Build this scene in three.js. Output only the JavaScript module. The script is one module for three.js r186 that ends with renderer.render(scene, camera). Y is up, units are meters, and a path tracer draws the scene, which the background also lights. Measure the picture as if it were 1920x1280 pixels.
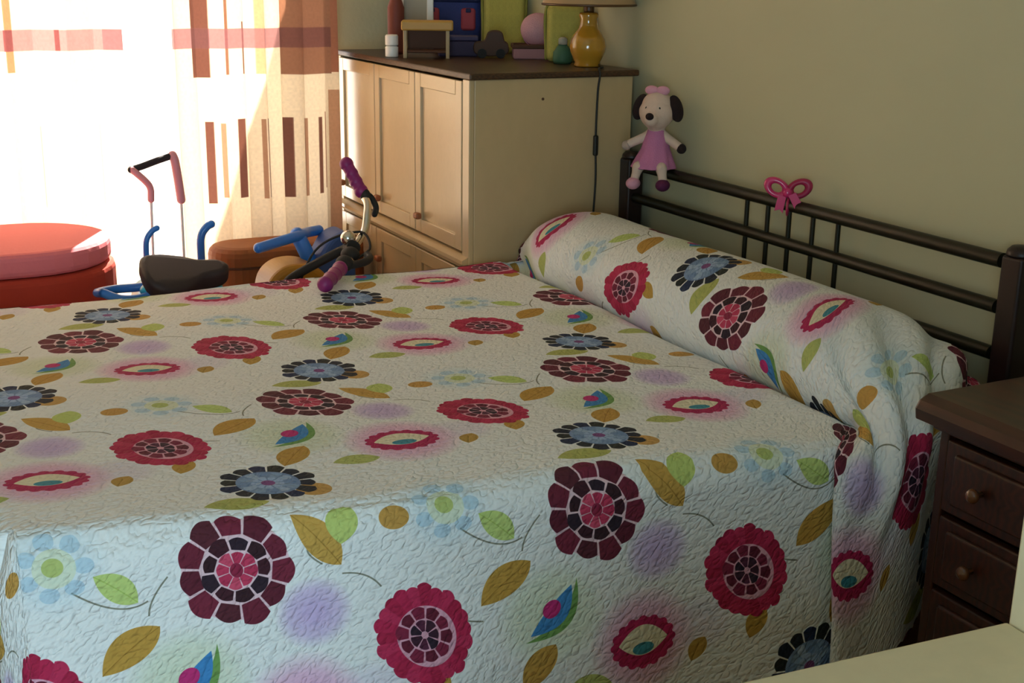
import * as THREE from 'three';
import { RoundedBoxGeometry } from 'three/addons/geometries/RoundedBoxGeometry.js';
import { MarchingCubes } from 'three/addons/objects/MarchingCubes.js';
import { RectAreaLightUniformsLib } from 'three/addons/lights/RectAreaLightUniformsLib.js';
import { mergeGeometries, mergeVertices } from 'three/addons/utils/BufferGeometryUtils.js';

// ------------------------------------------------------------------ camera, sky, sun, exposure
const scene = new THREE.Scene();
const camera = new THREE.PerspectiveCamera(29.87, 1.5, 0.05, 120);
camera.position.set(0, 1.38, 0);
camera.up.set(0.1129, 0.96, -0.2561);
camera.lookAt(0.43517, 1.38 - 0.27945, -0.85588);
scene.add(camera);

const renderer = new THREE.WebGLRenderer({ antialias: true });
renderer.toneMapping = THREE.LinearToneMapping;
renderer.toneMappingExposure = 1.0;
renderer.shadowMap.enabled = true;
RectAreaLightUniformsLib.init();

function skyTexture() {                       // clear bright afternoon air, whitish towards the horizon
  const w = 64, h = 32, d = new Float32Array(w * h * 4);
  for (let j = 0; j < h; j++) {
    const el = Math.max(0, ((j + 0.5) / h - 0.5) * 2), k = Math.pow(el, 0.6);
    for (let i = 0; i < w; i++) d.set([1.5 - 1.0 * k, 1.55 - 0.85 * k, 1.62 - 0.42 * k, 1], (j * w + i) * 4);
  }
  const t = new THREE.DataTexture(d, w, h, THREE.RGBAFormat, THREE.FloatType);
  t.mapping = THREE.EquirectangularReflectionMapping; t.magFilter = t.minFilter = THREE.LinearFilter; t.needsUpdate = true;
  return t;
}
scene.background = skyTexture();

const sun = new THREE.DirectionalLight(0xfff6ea, 24);
sun.position.set(0.8 + 0.5 * 6, 0.8 + 1.4 * 6, -4.3 - 6);
sun.target.position.set(0.8, 0.8, -4.3);
sun.castShadow = true; sun.shadow.mapSize.set(2048, 2048); sun.shadow.radius = 1;
Object.assign(sun.shadow.camera, { left: -4, right: 4, top: 4, bottom: -4, near: 0.5, far: 20 });
scene.add(sun, sun.target);
// daylight entering at the two glazed openings (sky and bright surroundings beyond them)
const dayBack = new THREE.RectAreaLight(0xf4f8ff, 1.0, 2.15, 2.1);
dayBack.position.set(0.4, 1.1, -4.66); dayBack.rotation.y = Math.PI; scene.add(dayBack);
const dayRear = new THREE.RectAreaLight(0xc2e8fb, 9.3, 1.15, 1.4);
dayRear.position.set(-0.55, 1.0, 0.68); scene.add(dayRear);

// ------------------------------------------------------------------ helpers
let seed = 7;
const rnd = () => { seed = (seed * 1664525 + 1013904223) >>> 0; return seed / 4294967296; };
const used = {};
function numbered(n) { const k = used[n] = (used[n] ?? -1) + 1; return k ? `${n}_${String(k).padStart(3, '0')}` : n; }
function tag(o, label, category, group, kind) {
  o.userData.label = label; if (category) o.userData.category = category;
  if (group) o.userData.group = group; if (kind) o.userData.kind = kind;
  return o;
}
function thing(name, label, category, pos = [0, 0, 0], turn = 0, group) {
  const o = new THREE.Group(); o.name = numbered(name); o.position.set(...pos); o.rotation.y = turn;
  scene.add(o); return tag(o, label, category, group);
}
function part(parent, name, geo, mat, label) {
  const m = new THREE.Mesh(geo, mat); m.name = parent === scene ? numbered(name) : name;
  m.castShadow = m.receiveShadow = true; parent.add(m); if (label) m.userData.label = label;
  return m;
}
function struct(name, geo, mat) { const m = part(scene, name, geo, mat); m.userData.kind = 'structure'; return m; }
function structGroup(name) { const g = new THREE.Group(); g.name = name; g.userData.kind = 'structure'; scene.add(g); return g; }
const merge = (list) => mergeGeometries(list.map((g) => (g.index ? g.toNonIndexed() : g)));
const at = (g, x, y, z) => g.translate(x, y, z);
const rbox = (w, h, d, x = 0, y = 0, z = 0, r = 0.004, seg = 2) => new RoundedBoxGeometry(w, h, d, seg, Math.min(r, w / 2.01, h / 2.01, d / 2.01)).translate(x, y, z);
const span = (x0, x1, y0, y1, z0, z1, r = 0.004) => rbox(Math.abs(x1 - x0), Math.abs(y1 - y0), Math.abs(z1 - z0), (x0 + x1) / 2, (y0 + y1) / 2, (z0 + z1) / 2, r);
const V = (a) => new THREE.Vector3(...a);
const curve = (pts, t = 0.5) => new THREE.CatmullRomCurve3(pts.map(V), false, 'catmullrom', t);
function tube(pts, r, seg = 40, rad = 12) {
  const c = curve(pts), g = new THREE.TubeGeometry(c, seg, r, rad);
  const a = new THREE.SphereGeometry(r, rad, 8).translate(...pts[0]), b = new THREE.SphereGeometry(r, rad, 8).translate(...pts[pts.length - 1]);
  return merge([g, a, b]);
}
function rod(a, b, r, rad = 14) {
  const A = V(a), B = V(b), L = A.distanceTo(B), g = new THREE.CylinderGeometry(r, r, L, rad);
  g.applyQuaternion(new THREE.Quaternion().setFromUnitVectors(new THREE.Vector3(0, 1, 0), B.clone().sub(A).normalize()));
  return g.translate((a[0] + b[0]) / 2, (a[1] + b[1]) / 2, (a[2] + b[2]) / 2);
}
const lathe = (pts, seg = 32) => new THREE.LatheGeometry(pts.map((p) => new THREE.Vector2(...p)), seg);
const ball = (rx, ry, rz, x = 0, y = 0, z = 0, n = 24) => new THREE.SphereGeometry(1, n, Math.round(n * 0.7)).scale(rx, ry, rz).translate(x, y, z);
function extrude(outline, depth, bevel = 0.01, holes = []) {
  const s = new THREE.Shape(outline.map((p) => new THREE.Vector2(...p)));
  for (const h of holes) s.holes.push(new THREE.Path(h.map((p) => new THREE.Vector2(...p))));
  return new THREE.ExtrudeGeometry(s, { depth, bevelEnabled: bevel > 0, bevelSize: bevel, bevelThickness: bevel, bevelSegments: 3, curveSegments: 16 });
}
function smoothOutline(pts, n = 60) { return new THREE.CatmullRomCurve3(pts.map((p) => new THREE.Vector3(p[0], p[1], 0)), true).getPoints(n).slice(0, -1).map((p) => [p.x, p.y]); }
const smin = (a, b, k) => { const h = Math.max(k - Math.abs(a - b), 0) / k; return Math.min(a, b) - h * h * k / 4; };
const sstep = (a, b, x) => { const t = Math.min(1, Math.max(0, (x - a) / (b - a))); return t * t * (3 - 2 * t); };
function capsule(p, a, b, ra, rb) {
  const ab = [b[0] - a[0], b[1] - a[1], b[2] - a[2]], ap = [p[0] - a[0], p[1] - a[1], p[2] - a[2]];
  const h = Math.min(1, Math.max(0, (ap[0] * ab[0] + ap[1] * ab[1] + ap[2] * ab[2]) / (ab[0] ** 2 + ab[1] ** 2 + ab[2] ** 2 + 1e-9)));
  return Math.hypot(ap[0] - ab[0] * h, ap[1] - ab[1] * h, ap[2] - ab[2] * h) - (ra + (rb - ra) * h);
}
function fieldMesh(fn, center, half, res = 56) {            // marching cubes over one distance field
  const mc = new MarchingCubes(res, new THREE.MeshStandardMaterial(), false, false, 120000);
  mc.isolation = 0;
  for (let k = 0; k < res; k++) for (let j = 0; j < res; j++) for (let i = 0; i < res; i++) {
    const p = [center[0] + (i / (res / 2) - 1) * half, center[1] + (j / (res / 2) - 1) * half, center[2] + (k / (res / 2) - 1) * half];
    mc.field[i + j * res + k * res * res] = -fn(p);
  }
  mc.update();
  const g = new THREE.BufferGeometry(), n = mc.count;
  g.setAttribute('position', new THREE.BufferAttribute(mc.positionArray.slice(0, n * 3), 3));
  g.setAttribute('normal', new THREE.BufferAttribute(mc.normalArray.slice(0, n * 3), 3));
  g.scale(half, half, half).translate(...center);
  const uv = new Float32Array(n * 2); for (let i = 0; i < n; i++) { uv[2 * i] = g.attributes.position.getX(i); uv[2 * i + 1] = g.attributes.position.getY(i); }
  g.setAttribute('uv', new THREE.BufferAttribute(uv, 2));
  return g;
}
// seamless value noise, values 0..1
function noiseGrid(n, cells, oct = 4, s0 = 1) {
  const out = new Float32Array(n * n); let amp = 1, tot = 0;
  for (let o = 0; o < oct; o++) {
    const c = cells << o, tab = new Float32Array(c * c); let s = s0 * 977 + o * 131 + 5;
    for (let i = 0; i < c * c; i++) { s = (s * 1664525 + 1013904223) >>> 0; tab[i] = s / 4294967296; }
    for (let y = 0; y < n; y++) for (let x = 0; x < n; x++) {
      const fx = x / n * c, fy = y / n * c, x0 = Math.floor(fx), y0 = Math.floor(fy), u = fx - x0, v = fy - y0, su = u * u * (3 - 2 * u), sv = v * v * (3 - 2 * v);
      const g = (i, j) => tab[(j % c) * c + (i % c)];
      out[y * n + x] += amp * ((g(x0, y0) * (1 - su) + g(x0 + 1, y0) * su) * (1 - sv) + (g(x0, y0 + 1) * (1 - su) + g(x0 + 1, y0 + 1) * su) * sv);
    }
    tot += amp; amp *= 0.5;
  }
  for (let i = 0; i < out.length; i++) out[i] /= tot;
  return out;
}
function dataTex(n, fn, srgb, rx = 1, ry = 1) {
  const d = new Uint8Array(n * n * 4);
  for (let i = 0; i < n * n; i++) { const c = fn(i); d[4 * i] = c[0]; d[4 * i + 1] = c[1]; d[4 * i + 2] = c[2]; d[4 * i + 3] = 255; }
  const t = new THREE.DataTexture(d, n, n); t.wrapS = t.wrapT = THREE.RepeatWrapping; t.magFilter = THREE.LinearFilter; t.minFilter = THREE.LinearFilter;
  if (srgb) t.colorSpace = THREE.SRGBColorSpace; t.repeat.set(rx, ry); t.needsUpdate = true; return t;
}
const fine = noiseGrid(256, 16, 4, 3), broad = noiseGrid(256, 4, 5, 9);
const mottle = (lo, rx, ry) => dataTex(256, (i) => { const v = lo + (255 - lo) * (0.5 * fine[i] + 0.5 * broad[i]); return [v, v, v]; }, true, rx, ry);
const grain = dataTex(256, (i) => { const v = 255 * fine[i]; return [v, v, v]; }, false, 6, 6);
function woodTex(a, b, rx, ry, s = 1) {                     // streaks run along v
  const n = 256, base = noiseGrid(n, 4, 3, s);
  return dataTex(n, (i) => {
    const x = i % n, y = (i / n) | 0, w = base[y * n + x];
    const k = 0.5 + 0.5 * Math.sin(2 * Math.PI * (x / n * 9 + w * 2.2)) * 0.6 + (fine[((y >> 3) % 256) * 256 + (x * 3) % 256] - 0.5) * 0.7;
    const t = Math.min(1, Math.max(0, k)); return [0, 1, 2].map((c) => a[c] + (b[c] - a[c]) * t);
  }, true, rx, ry);
}
const std = (color, roughness = 0.7, o = {}) => new THREE.MeshStandardMaterial({ color, roughness, ...o });
const phys = (color, roughness, o = {}) => new THREE.MeshPhysicalMaterial({ color, roughness, ...o });
const mesh = (o) => o;

const M = {
  wall: std(0xc9c39e, 0.9, { map: mottle(236, 0.7, 0.7), bumpMap: grain, bumpScale: 0.0006 }),
  ceiling: std(0xe9e4d6, 0.95),
  whitePaint: phys(0xf0efe8, 0.4),
  cream: phys(0xcdb082, 0.34, { clearcoat: 0.8, clearcoatRoughness: 0.22, map: mottle(238, 1.5, 1.5) }),
  creamChest: phys(0xe0d3ac, 0.5, { map: mottle(236, 2, 2) }),
  topWood: phys(0xffffff, 0.4, { map: woodTex([58, 38, 24], [88, 60, 38], 3, 1, 3) }),
  knobWood: phys(0x9a5a35, 0.4),
  darkWood: phys(0xffffff, 0.38, { map: woodTex([44, 19, 9], [72, 33, 17], 2.5, 1, 5), clearcoat: 0.2, clearcoatRoughness: 0.3 }),
  brassKnob: phys(0x6b4226, 0.25, { clearcoat: 0.6 }),
  blackMetal: phys(0x1d1a0a, 0.38, { metalness: 0.35 }),
  postWood: phys(0x24120f, 0.42),
  chrome: phys(0xd6d6d2, 0.18, { metalness: 1 }),
  rubber: std(0x1d1b1a, 0.7), saddle: phys(0x2a2023, 0.55),
  plum: phys(0x8b1f6a, 0.45), bikePaint: phys(0xb63b8d, 0.3, { clearcoat: 0.6 }), frameWhite: phys(0xe8e2e6, 0.35),
  blue: phys(0x2f80e0, 0.35, { clearcoat: 0.3 }), cyan: phys(0x2fbbe6, 0.35, { clearcoat: 0.3 }), navy: phys(0x35589a, 0.5), yellow: phys(0xb5801c, 0.4),
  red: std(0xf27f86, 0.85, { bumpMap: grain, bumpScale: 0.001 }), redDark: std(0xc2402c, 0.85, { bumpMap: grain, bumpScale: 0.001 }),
  tan: std(0xa5602c, 0.75, { map: mottle(215, 3, 3) }),
  pinkTube: phys(0xe79aa2, 0.4), darkFoam: std(0x2b2428, 0.8),
  floor: phys(0xffffff, 0.45, { map: woodTex([120, 76, 44], [160, 108, 66], 2, 0.6, 11) }),
  terrace: std(0xd9cfbd, 0.9), white: phys(0xf4f3ee, 0.35),
  bagBlue: std(0x2f3c7c, 0.7, { bumpMap: grain, bumpScale: 0.001 }), bagRed: std(0xa8404c, 0.7), bagDark: std(0x232a52, 0.75),
  amber: phys(0xc18a2a, 0.16, { clearcoat: 1, clearcoatRoughness: 0.06 }), amberDark: phys(0x5a3a1a, 0.4),
  shade: phys(0xc9a878, 0.9, { transmission: 0.35, thickness: 0, side: THREE.DoubleSide }),
  toyTan: phys(0xc89a48, 0.5), toyPale: std(0xb9a37e, 0.6), brown: std(0x59351f, 0.7), dustyPink: std(0xd7a2aa, 0.9, { bumpMap: grain, bumpScale: 0.002 }),
  yellowCloth: std(0xcfc462, 0.85, { map: mottle(215, 6, 6), bumpMap: grain, bumpScale: 0.0015 }), oliveCloth: std(0x8f8a3c, 0.85), greenToy: std(0x3f6a4d, 0.6), paleGrey: std(0xa9a493, 0.7),
  pinkDress: std(0xc77aa4, 0.85, { bumpMap: grain, bumpScale: 0.001, side: THREE.DoubleSide }), plush: std(0xd9bfae, 0.95, { bumpMap: grain, bumpScale: 0.002 }), plushDark: std(0x2b1717, 0.95, { bumpMap: grain, bumpScale: 0.002 }),
  palePink: std(0xd89aae, 0.85), plumCloth: std(0x5d1a45, 0.85), hotPink: phys(0xd02a6c, 0.3, { clearcoat: 0.7, side: THREE.DoubleSide }), deepPink: phys(0xa81f4c, 0.4, { side: THREE.DoubleSide }),
  cord: std(0x1f1b14, 0.5), redBrown: std(0x7c3a2c, 0.6), ticking: std(0xd9d4c4, 0.9),
  glass: phys(0xffffff, 0.02, { transmission: 1, thickness: 0, ior: 1.45 }),
};

// ------------------------------------------------------------------ room
const XW = 2.09, ZB = -4.42, ZR = 0.7, XL = -2.3, HC = 2.6, TH = 0.2;
struct('floor', span(XL - TH, XW + TH, -0.2, 0, ZB - TH, ZR + TH, 0.001), M.floor);
struct('ceiling', span(XL - TH, XW + TH, HC, HC + 0.2, ZB - TH, ZR + TH, 0.001), M.ceiling);
struct('wall_right', span(XW, XW + TH, 0, HC, ZB - TH, ZR + TH, 0.001), M.wall);
struct('wall_left', span(XL - TH, XL, 0, HC, ZB - TH, ZR + TH, 0.001), M.wall);
const rect = (x0, x1, y0, y1) => [[x0, y0], [x1, y0], [x1, y1], [x0, y1]];
struct('wall_back', at(extrude(rect(XL, XW, 0, HC), TH, 0, [[[-0.7, 0.03], [1.04, 0.03], [1.04, 0.42], [1.49, 0.42], [1.49, 2.2], [-0.7, 2.2]]]), 0, 0, ZB - TH), M.wall);
struct('wall_rear', at(extrude(rect(XL, XW, 0, HC), TH, 0, [rect(-1.15, 0.05, 0.28, 1.72)]), 0, 0, ZR), M.wall);
struct('baseboard_right', span(XW - 0.015, XW, 0, 0.08, ZB, ZR, 0.003), M.whitePaint);
struct('terrace', span(-18, 20, -0.3, -0.05, -40, ZB - TH - 0.02, 0.001), M.terrace);
struct('balcony_wall', span(1.6, 1.72, -0.05, 2.05, -5.42, ZB - TH - 0.02, 0.004), M.terrace);
function glazed(name, frames, panes, z) {
  const g = structGroup(name);
  for (const r of frames) part(g, 'window_frame', span(r[0], r[1], r[2], r[3], z - 0.03, z + 0.03, 0.006), M.whitePaint);
  for (const r of panes) part(g, 'pane', new THREE.PlaneGeometry(r[1] - r[0], r[3] - r[2]).translate((r[0] + r[1]) / 2, (r[2] + r[3]) / 2, z), M.glass);
}
glazed('door_1', [[-0.7, -0.64, 0.03, 2.2], [-0.64, 1.04, 0.03, 0.12], [-0.64, 1.04, 2.14, 2.2], [0.2, 0.27, 0.12, 2.14], [0.99, 1.04, 0.12, 2.14]], [[-0.64, 0.2, 0.12, 2.14], [0.27, 0.99, 0.12, 2.14]], ZB - 0.13);
glazed('window_1', [[1.04, 1.49, 0.42, 0.46], [1.04, 1.49, 2.14, 2.2], [1.455, 1.49, 0.46, 2.14]], [[1.04, 1.455, 0.46, 2.14]], ZB - 0.13);
glazed('window_2', [[-1.15, 0.05, 0.28, 0.33], [-1.15, 0.05, 1.67, 1.72], [-1.15, -1.1, 0.33, 1.67], [0.0, 0.05, 0.33, 1.67], [-0.575, -0.525, 0.33, 1.67]], [[-1.1, -0.575, 0.33, 1.67], [-0.525, 0.0, 0.33, 1.67]], ZR + 0.1);

// ------------------------------------------------------------------ quilt: printed pattern on a slanted lattice
// lattice cell: a = (0.585, 0.02), b = (0.265, 0.57) metres; s runs from the foot to the head, t from the near edge to the far edge
const LA = [0.585, 0.02], LB = [0.265, 0.57], DET = LA[0] * LB[1] - LB[0] * LA[1];
const toCell = (s, t) => { const x = s - 0.43, y = t + 0.07; return [(LB[1] * x - LB[0] * y) / DET, (-LA[1] * x + LA[0] * y) / DET]; };
function quiltPrint() {
  const W = 1400, c = document.createElement('canvas'); c.width = c.height = W; const g = c.getContext('2d');
  g.fillStyle = '#e8ebe9'; g.fillRect(0, 0, W, W);
  const put = (x, y, rot, draw) => {
    for (let i = -2; i <= 2; i++) for (let j = -2; j <= 2; j++) {
      const s = x + i * LA[0] + j * LB[0], t = y + i * LA[1] + j * LB[1];
      const u = (LB[1] * s - LB[0] * t) / DET, v = (-LA[1] * s + LA[0] * t) / DET;
      if (u < -0.6 || u > 1.6 || v < -0.6 || v > 1.6) continue;
      g.save(); g.setTransform(LB[1] / DET * W, LA[1] / DET * W, -LB[0] / DET * W, -LA[0] / DET * W, u * W, W - v * W);
      g.rotate(rot); draw(); g.restore();
    }
  };
  const ell = (x, y, rx, ry, r = 0) => { g.beginPath(); g.ellipse(x, y, rx, ry, r, 0, 7); };
  const petals = (n, r0, r1, gap, col, sq = 1, jit = 0, bulge = 1.12, wob = 0.05) => {
    const r10 = r1;
    for (let i = 0; i < n; i++) {
      const r1 = r10 * (1 + wob * Math.sin(i * 2.7 + n));
      const a0 = (i + gap) / n * 2 * Math.PI + jit, a1 = (i + 1 - gap) / n * 2 * Math.PI + jit, am = (a0 + a1) / 2;
      const P = (a, r) => [Math.cos(a) * r, Math.sin(a) * r * sq];
      g.fillStyle = typeof col === 'function' ? col(i) : col; g.beginPath(); g.moveTo(...P(a0, r0)); g.lineTo(...P(a0, r1 * 0.94));
      g.quadraticCurveTo(...P(am, r1 * bulge), ...P(a1, r1 * 0.94)); g.lineTo(...P(a1, r0)); g.closePath(); g.fill();
    }
  };
  const halo = (r, rgb, a) => { const q = g.createRadialGradient(0, 0, r * 0.2, 0, 0, r); q.addColorStop(0, `rgba(${rgb},${a})`); q.addColorStop(0.55, `rgba(${rgb},${a * 0.75})`); q.addColorStop(1, `rgba(${rgb},0)`); g.fillStyle = q; ell(0, 0, r, r); g.fill(); };
  const leaf = (L, w, col, vein) => {
    const edge = () => { g.beginPath(); g.moveTo(-L / 2, 0); g.bezierCurveTo(-L * 0.2, w * 0.85, L * 0.25, w * 0.75, L / 2, w * 0.08); g.bezierCurveTo(L * 0.35, -w * 0.45, -L * 0.1, -w * 0.6, -L / 2, 0); g.closePath(); };
    g.fillStyle = col; edge(); g.fill();
    if (vein) { g.strokeStyle = vein; g.lineWidth = 0.0016; g.beginPath(); g.moveTo(-L / 2, 0); g.quadraticCurveTo(0, w * 0.12, L / 2, w * 0.08); g.stroke(); }
  };
  const stem = (p) => { g.strokeStyle = 'rgba(110,110,90,0.8)'; g.lineWidth = 0.0026; g.beginPath(); g.moveTo(p[0], p[1]); g.quadraticCurveTo(p[2], p[3], p[4], p[5]); g.stroke(); };
  // soft clouds of dye first
  put(0.115, -0.09, 0, () => halo(0.062, '190,160,215', 0.75));
  put(0.205, -0.24, 0, () => halo(0.06, '205,185,220', 0.35));
  put(0.09, -0.255, 0, () => halo(0.105, '222,150,195', 0.75));
  put(-0.08, -0.175, 0, () => halo(0.1, '200,215,175', 0.6));
  put(0.33, 0.06, 0, () => halo(0.08, '190,220,235', 0.4));
  // stems
  for (const p of [[-0.13, -0.055, -0.13, -0.03, -0.1, 0.005], [-0.13, -0.03, -0.17, -0.055, -0.235, 0.0], [0.16, -0.03, 0.2, -0.03, 0.22, -0.06], [0.13, -0.01, 0.09, 0.02, 0.12, 0.03], [-0.2, -0.165, -0.23, -0.16, -0.25, -0.15]]) put(0, 0, 0, () => stem(p));
  // leaves
  put(-0.158, -0.108, 0.6, () => leaf(0.108, 0.054, '#bf9440', '#a0772c'));
  put(0.122, 0.03, -0.95, () => leaf(0.115, 0.05, '#c59c4a', '#a37c33'));
  put(0.168, 0.052, 1.3, () => leaf(0.066, 0.05, '#bccd74'));
  put(0.245, 0.052, 0.0, () => { g.fillStyle = '#c2954a'; ell(0, 0, 0.024, 0.019); g.fill(); });
  put(-0.175, -0.006, -0.75, () => leaf(0.078, 0.042, '#bdd27c', '#a6c05f'));
  put(0.02, 0.118, 0.0, () => leaf(0.1, 0.046, '#b0b565'));
  put(-0.28, -0.268, 1.1, () => leaf(0.064, 0.036, '#b8923f'));
  put(0.2, -0.29, 1.0, () => leaf(0.05, 0.032, '#b59144'));
  put(-0.1, -0.268, 0.9, () => leaf(0.095, 0.05, '#be9443', '#a0772c'));
  put(-0.012, -0.318, -0.05, () => leaf(0.08, 0.04, '#b2ba6b'));
  put(0.15, 0.155, 0.3, () => { g.fillStyle = '#c39a56'; ell(0, 0, 0.028, 0.026); g.fill(); });
  // pale flower
  put(0.33, 0.06, 0, () => { for (let i = 0; i < 7; i++) { const a = i / 7 * 6.283; g.fillStyle = 'rgba(150,190,215,0.5)'; ell(Math.cos(a) * 0.041, Math.sin(a) * 0.041, 0.014, 0.012); g.fill(); } g.fillStyle = 'rgba(215,225,190,0.7)'; ell(0, 0, 0.03, 0.03); g.fill(); g.fillStyle = '#b3c274'; ell(-0.002, 0.002, 0.015, 0.014); g.fill(); });
  // maroon mosaic flower
  put(0, 0, 0.25, () => { g.transform(0.97, -0.1, 0.06, 1.03, 0, 0);
    g.fillStyle = '#e3c3cb'; ell(0, 0, 0.082, 0.081); g.fill();
    petals(11, 0.056, 0.087, 0.05, (i) => ['#6a1f33', '#5b1a2c', '#742238', '#55202c'][i % 4], 1.02);
    petals(9, 0.034, 0.053, 0.06, (i) => ['#32161f', '#2b1a28', '#3d1522'][i % 3], 1, 0.2);
    petals(8, 0.012, 0.031, 0.05, (i) => ['#c23a5c', '#b53154', '#cc4a68'][i % 3], 1, 0.1);
    g.fillStyle = '#8e2242'; ell(0, 0, 0.01, 0.012); g.fill();
  });
  // crimson flower with mosaic heart
  put(0.285, -0.15, 0.1, () => {
    g.transform(1, 0.05, -0.12, 1, 0, 0); petals(22, 0.0, 0.077, -0.04, (i) => ['#b4214c', '#a91c44', '#bb2b54'][i % 3], 1.12, 0, 1.07, 0.035);
    g.fillStyle = '#dca3b6'; ell(0.003, -0.003, 0.047, 0.052); g.fill();
    petals(10, 0.026, 0.043, 0.07, (i) => ['#7d1f3d', '#63182f'][i % 2], 1.1);
    petals(7, 0.006, 0.023, 0.07, (i) => ['#3b1a2c', '#54203a', '#2c1b2b'][i % 3], 1.15, 0.3);
  });
  // navy flower with blue heart
  put(0.09, 0.2, 0, () => {
    petals(14, 0.03, 0.075, 0.06, (i) => ['#1f242c', '#1b2333', '#262a26', '#1a2a4c'][i % 4], 1);
    g.fillStyle = '#7590b8'; ell(0, 0, 0.05, 0.05); g.fill();
    petals(12, 0.022, 0.046, 0.1, (i) => ['#9bb4d2', '#84a1c6', '#7290bb'][i % 3], 1, 0.2);
    petals(9, 0.01, 0.026, 0.1, '#9db7da', 1); g.fillStyle = '#7d4a86'; ell(0, 0, 0.011, 0.011); g.fill();
  });
  // crimson ring
  put(0.09, -0.255, 0, () => {
    g.scale(1.08, 1.1); g.fillStyle = '#b01f56'; ell(0, 0, 0.056, 0.04); g.fill();
    for (let i = 0; i < 16; i++) { const a = i / 16 * 6.283; ell(Math.cos(a) * 0.052, Math.sin(a) * 0.037, 0.0085, 0.007); g.fill(); }
    g.fillStyle = '#e3dcbf'; g.beginPath(); g.moveTo(-0.046, 0.002); g.quadraticCurveTo(0, 0.056, 0.046, 0.002); g.quadraticCurveTo(0, -0.044, -0.046, 0.002); g.fill();
    g.fillStyle = '#3f8ea0'; ell(0.0, -0.01, 0.02, 0.01); g.fill();
  });
  // half flower in blue and green
  put(-0.075, -0.172, 0.85, () => { g.scale(1.25, 1.3);
    g.fillStyle = '#6f9a52'; g.beginPath(); g.moveTo(-0.055, 0.006); g.quadraticCurveTo(0, -0.06, 0.055, 0.006); g.quadraticCurveTo(0, -0.026, -0.055, 0.006); g.fill();
    g.fillStyle = '#3f86c2'; g.beginPath(); g.moveTo(-0.044, 0.006); g.quadraticCurveTo(0, -0.042, 0.044, 0.006); g.quadraticCurveTo(0, 0.014, -0.044, 0.006); g.fill();
    g.fillStyle = '#c02d74'; ell(0.002, 0.006, 0.014, 0.011); g.fill();
  });
  const t = new THREE.CanvasTexture(c); t.colorSpace = THREE.SRGBColorSpace; t.wrapS = t.wrapT = THREE.RepeatWrapping; t.magFilter = THREE.LinearFilter; return t;
}
function quiltBump() {                        // small puckers between close crinkled stitching
  const n = 1024, a = noiseGrid(n, 46, 2, 21), b = noiseGrid(n, 78, 2, 33);
  return dataTex(n, (i) => { const p = Math.min(1, Math.abs(2 * a[i] - 1) * 2.2), q = (b[i] - 0.5) * 1.3 + 0.5, v = 255 * Math.min(1, Math.max(0, 0.5 * Math.sqrt(p) + 0.5 * q)); return [v, v, v]; }, false, 1, 1);
}
const TOP = 0.585, FOOT = 0.13, ZFAR = -3.21;
function lerpTable(tab, s) {
  if (s <= tab[0][0]) return tab[0].slice(1);
  for (let i = 1; i < tab.length; i++) if (s <= tab[i][0]) {   // Catmull-Rom through the rows
    const p1 = tab[i - 1], p2 = tab[i], p0 = tab[Math.max(0, i - 2)], p3 = tab[Math.min(tab.length - 1, i + 1)], k = (s - p1[0]) / (p2[0] - p1[0]), d = p2[0] - p1[0];
    return p1.slice(1).map((_, c) => {
      c += 1; const m1 = i > 1 ? (p2[c] - p0[c]) / (p2[0] - p0[0]) * d : p2[c] - p1[c], m2 = i < tab.length - 1 ? (p3[c] - p1[c]) / (p3[0] - p1[0]) * d : p2[c] - p1[c];
      const k2 = k * k, k3 = k2 * k; return (2 * k3 - 3 * k2 + 1) * p1[c] + (k3 - 2 * k2 + k) * m1 + (-2 * k3 + 3 * k2) * p2[c] + (k3 - k2) * m2;
    });
  }
  return tab[tab.length - 1].slice(1);
}
// along the bed over the top: s -> x, height above the mattress
const ALONG = [[0.12, 0.12, 0], [0.8, 0.8, 0], [1.3, 1.3, 0.0], [1.5, 1.5, 0.0], [1.56, 1.57, -0.004], [1.59, 1.598, -0.036], [1.73, 1.602, -0.03], [1.765, 1.582, 0.012], [1.815, 1.58, 0.055], [1.88, 1.612, 0.106], [1.94, 1.69, 0.136], [2.0, 1.79, 0.141], [2.07, 1.885, 0.125], [2.12, 1.955, 0.09], [2.16, 1.99, 0.045], [2.24, 2.0, -0.04]];
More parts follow.
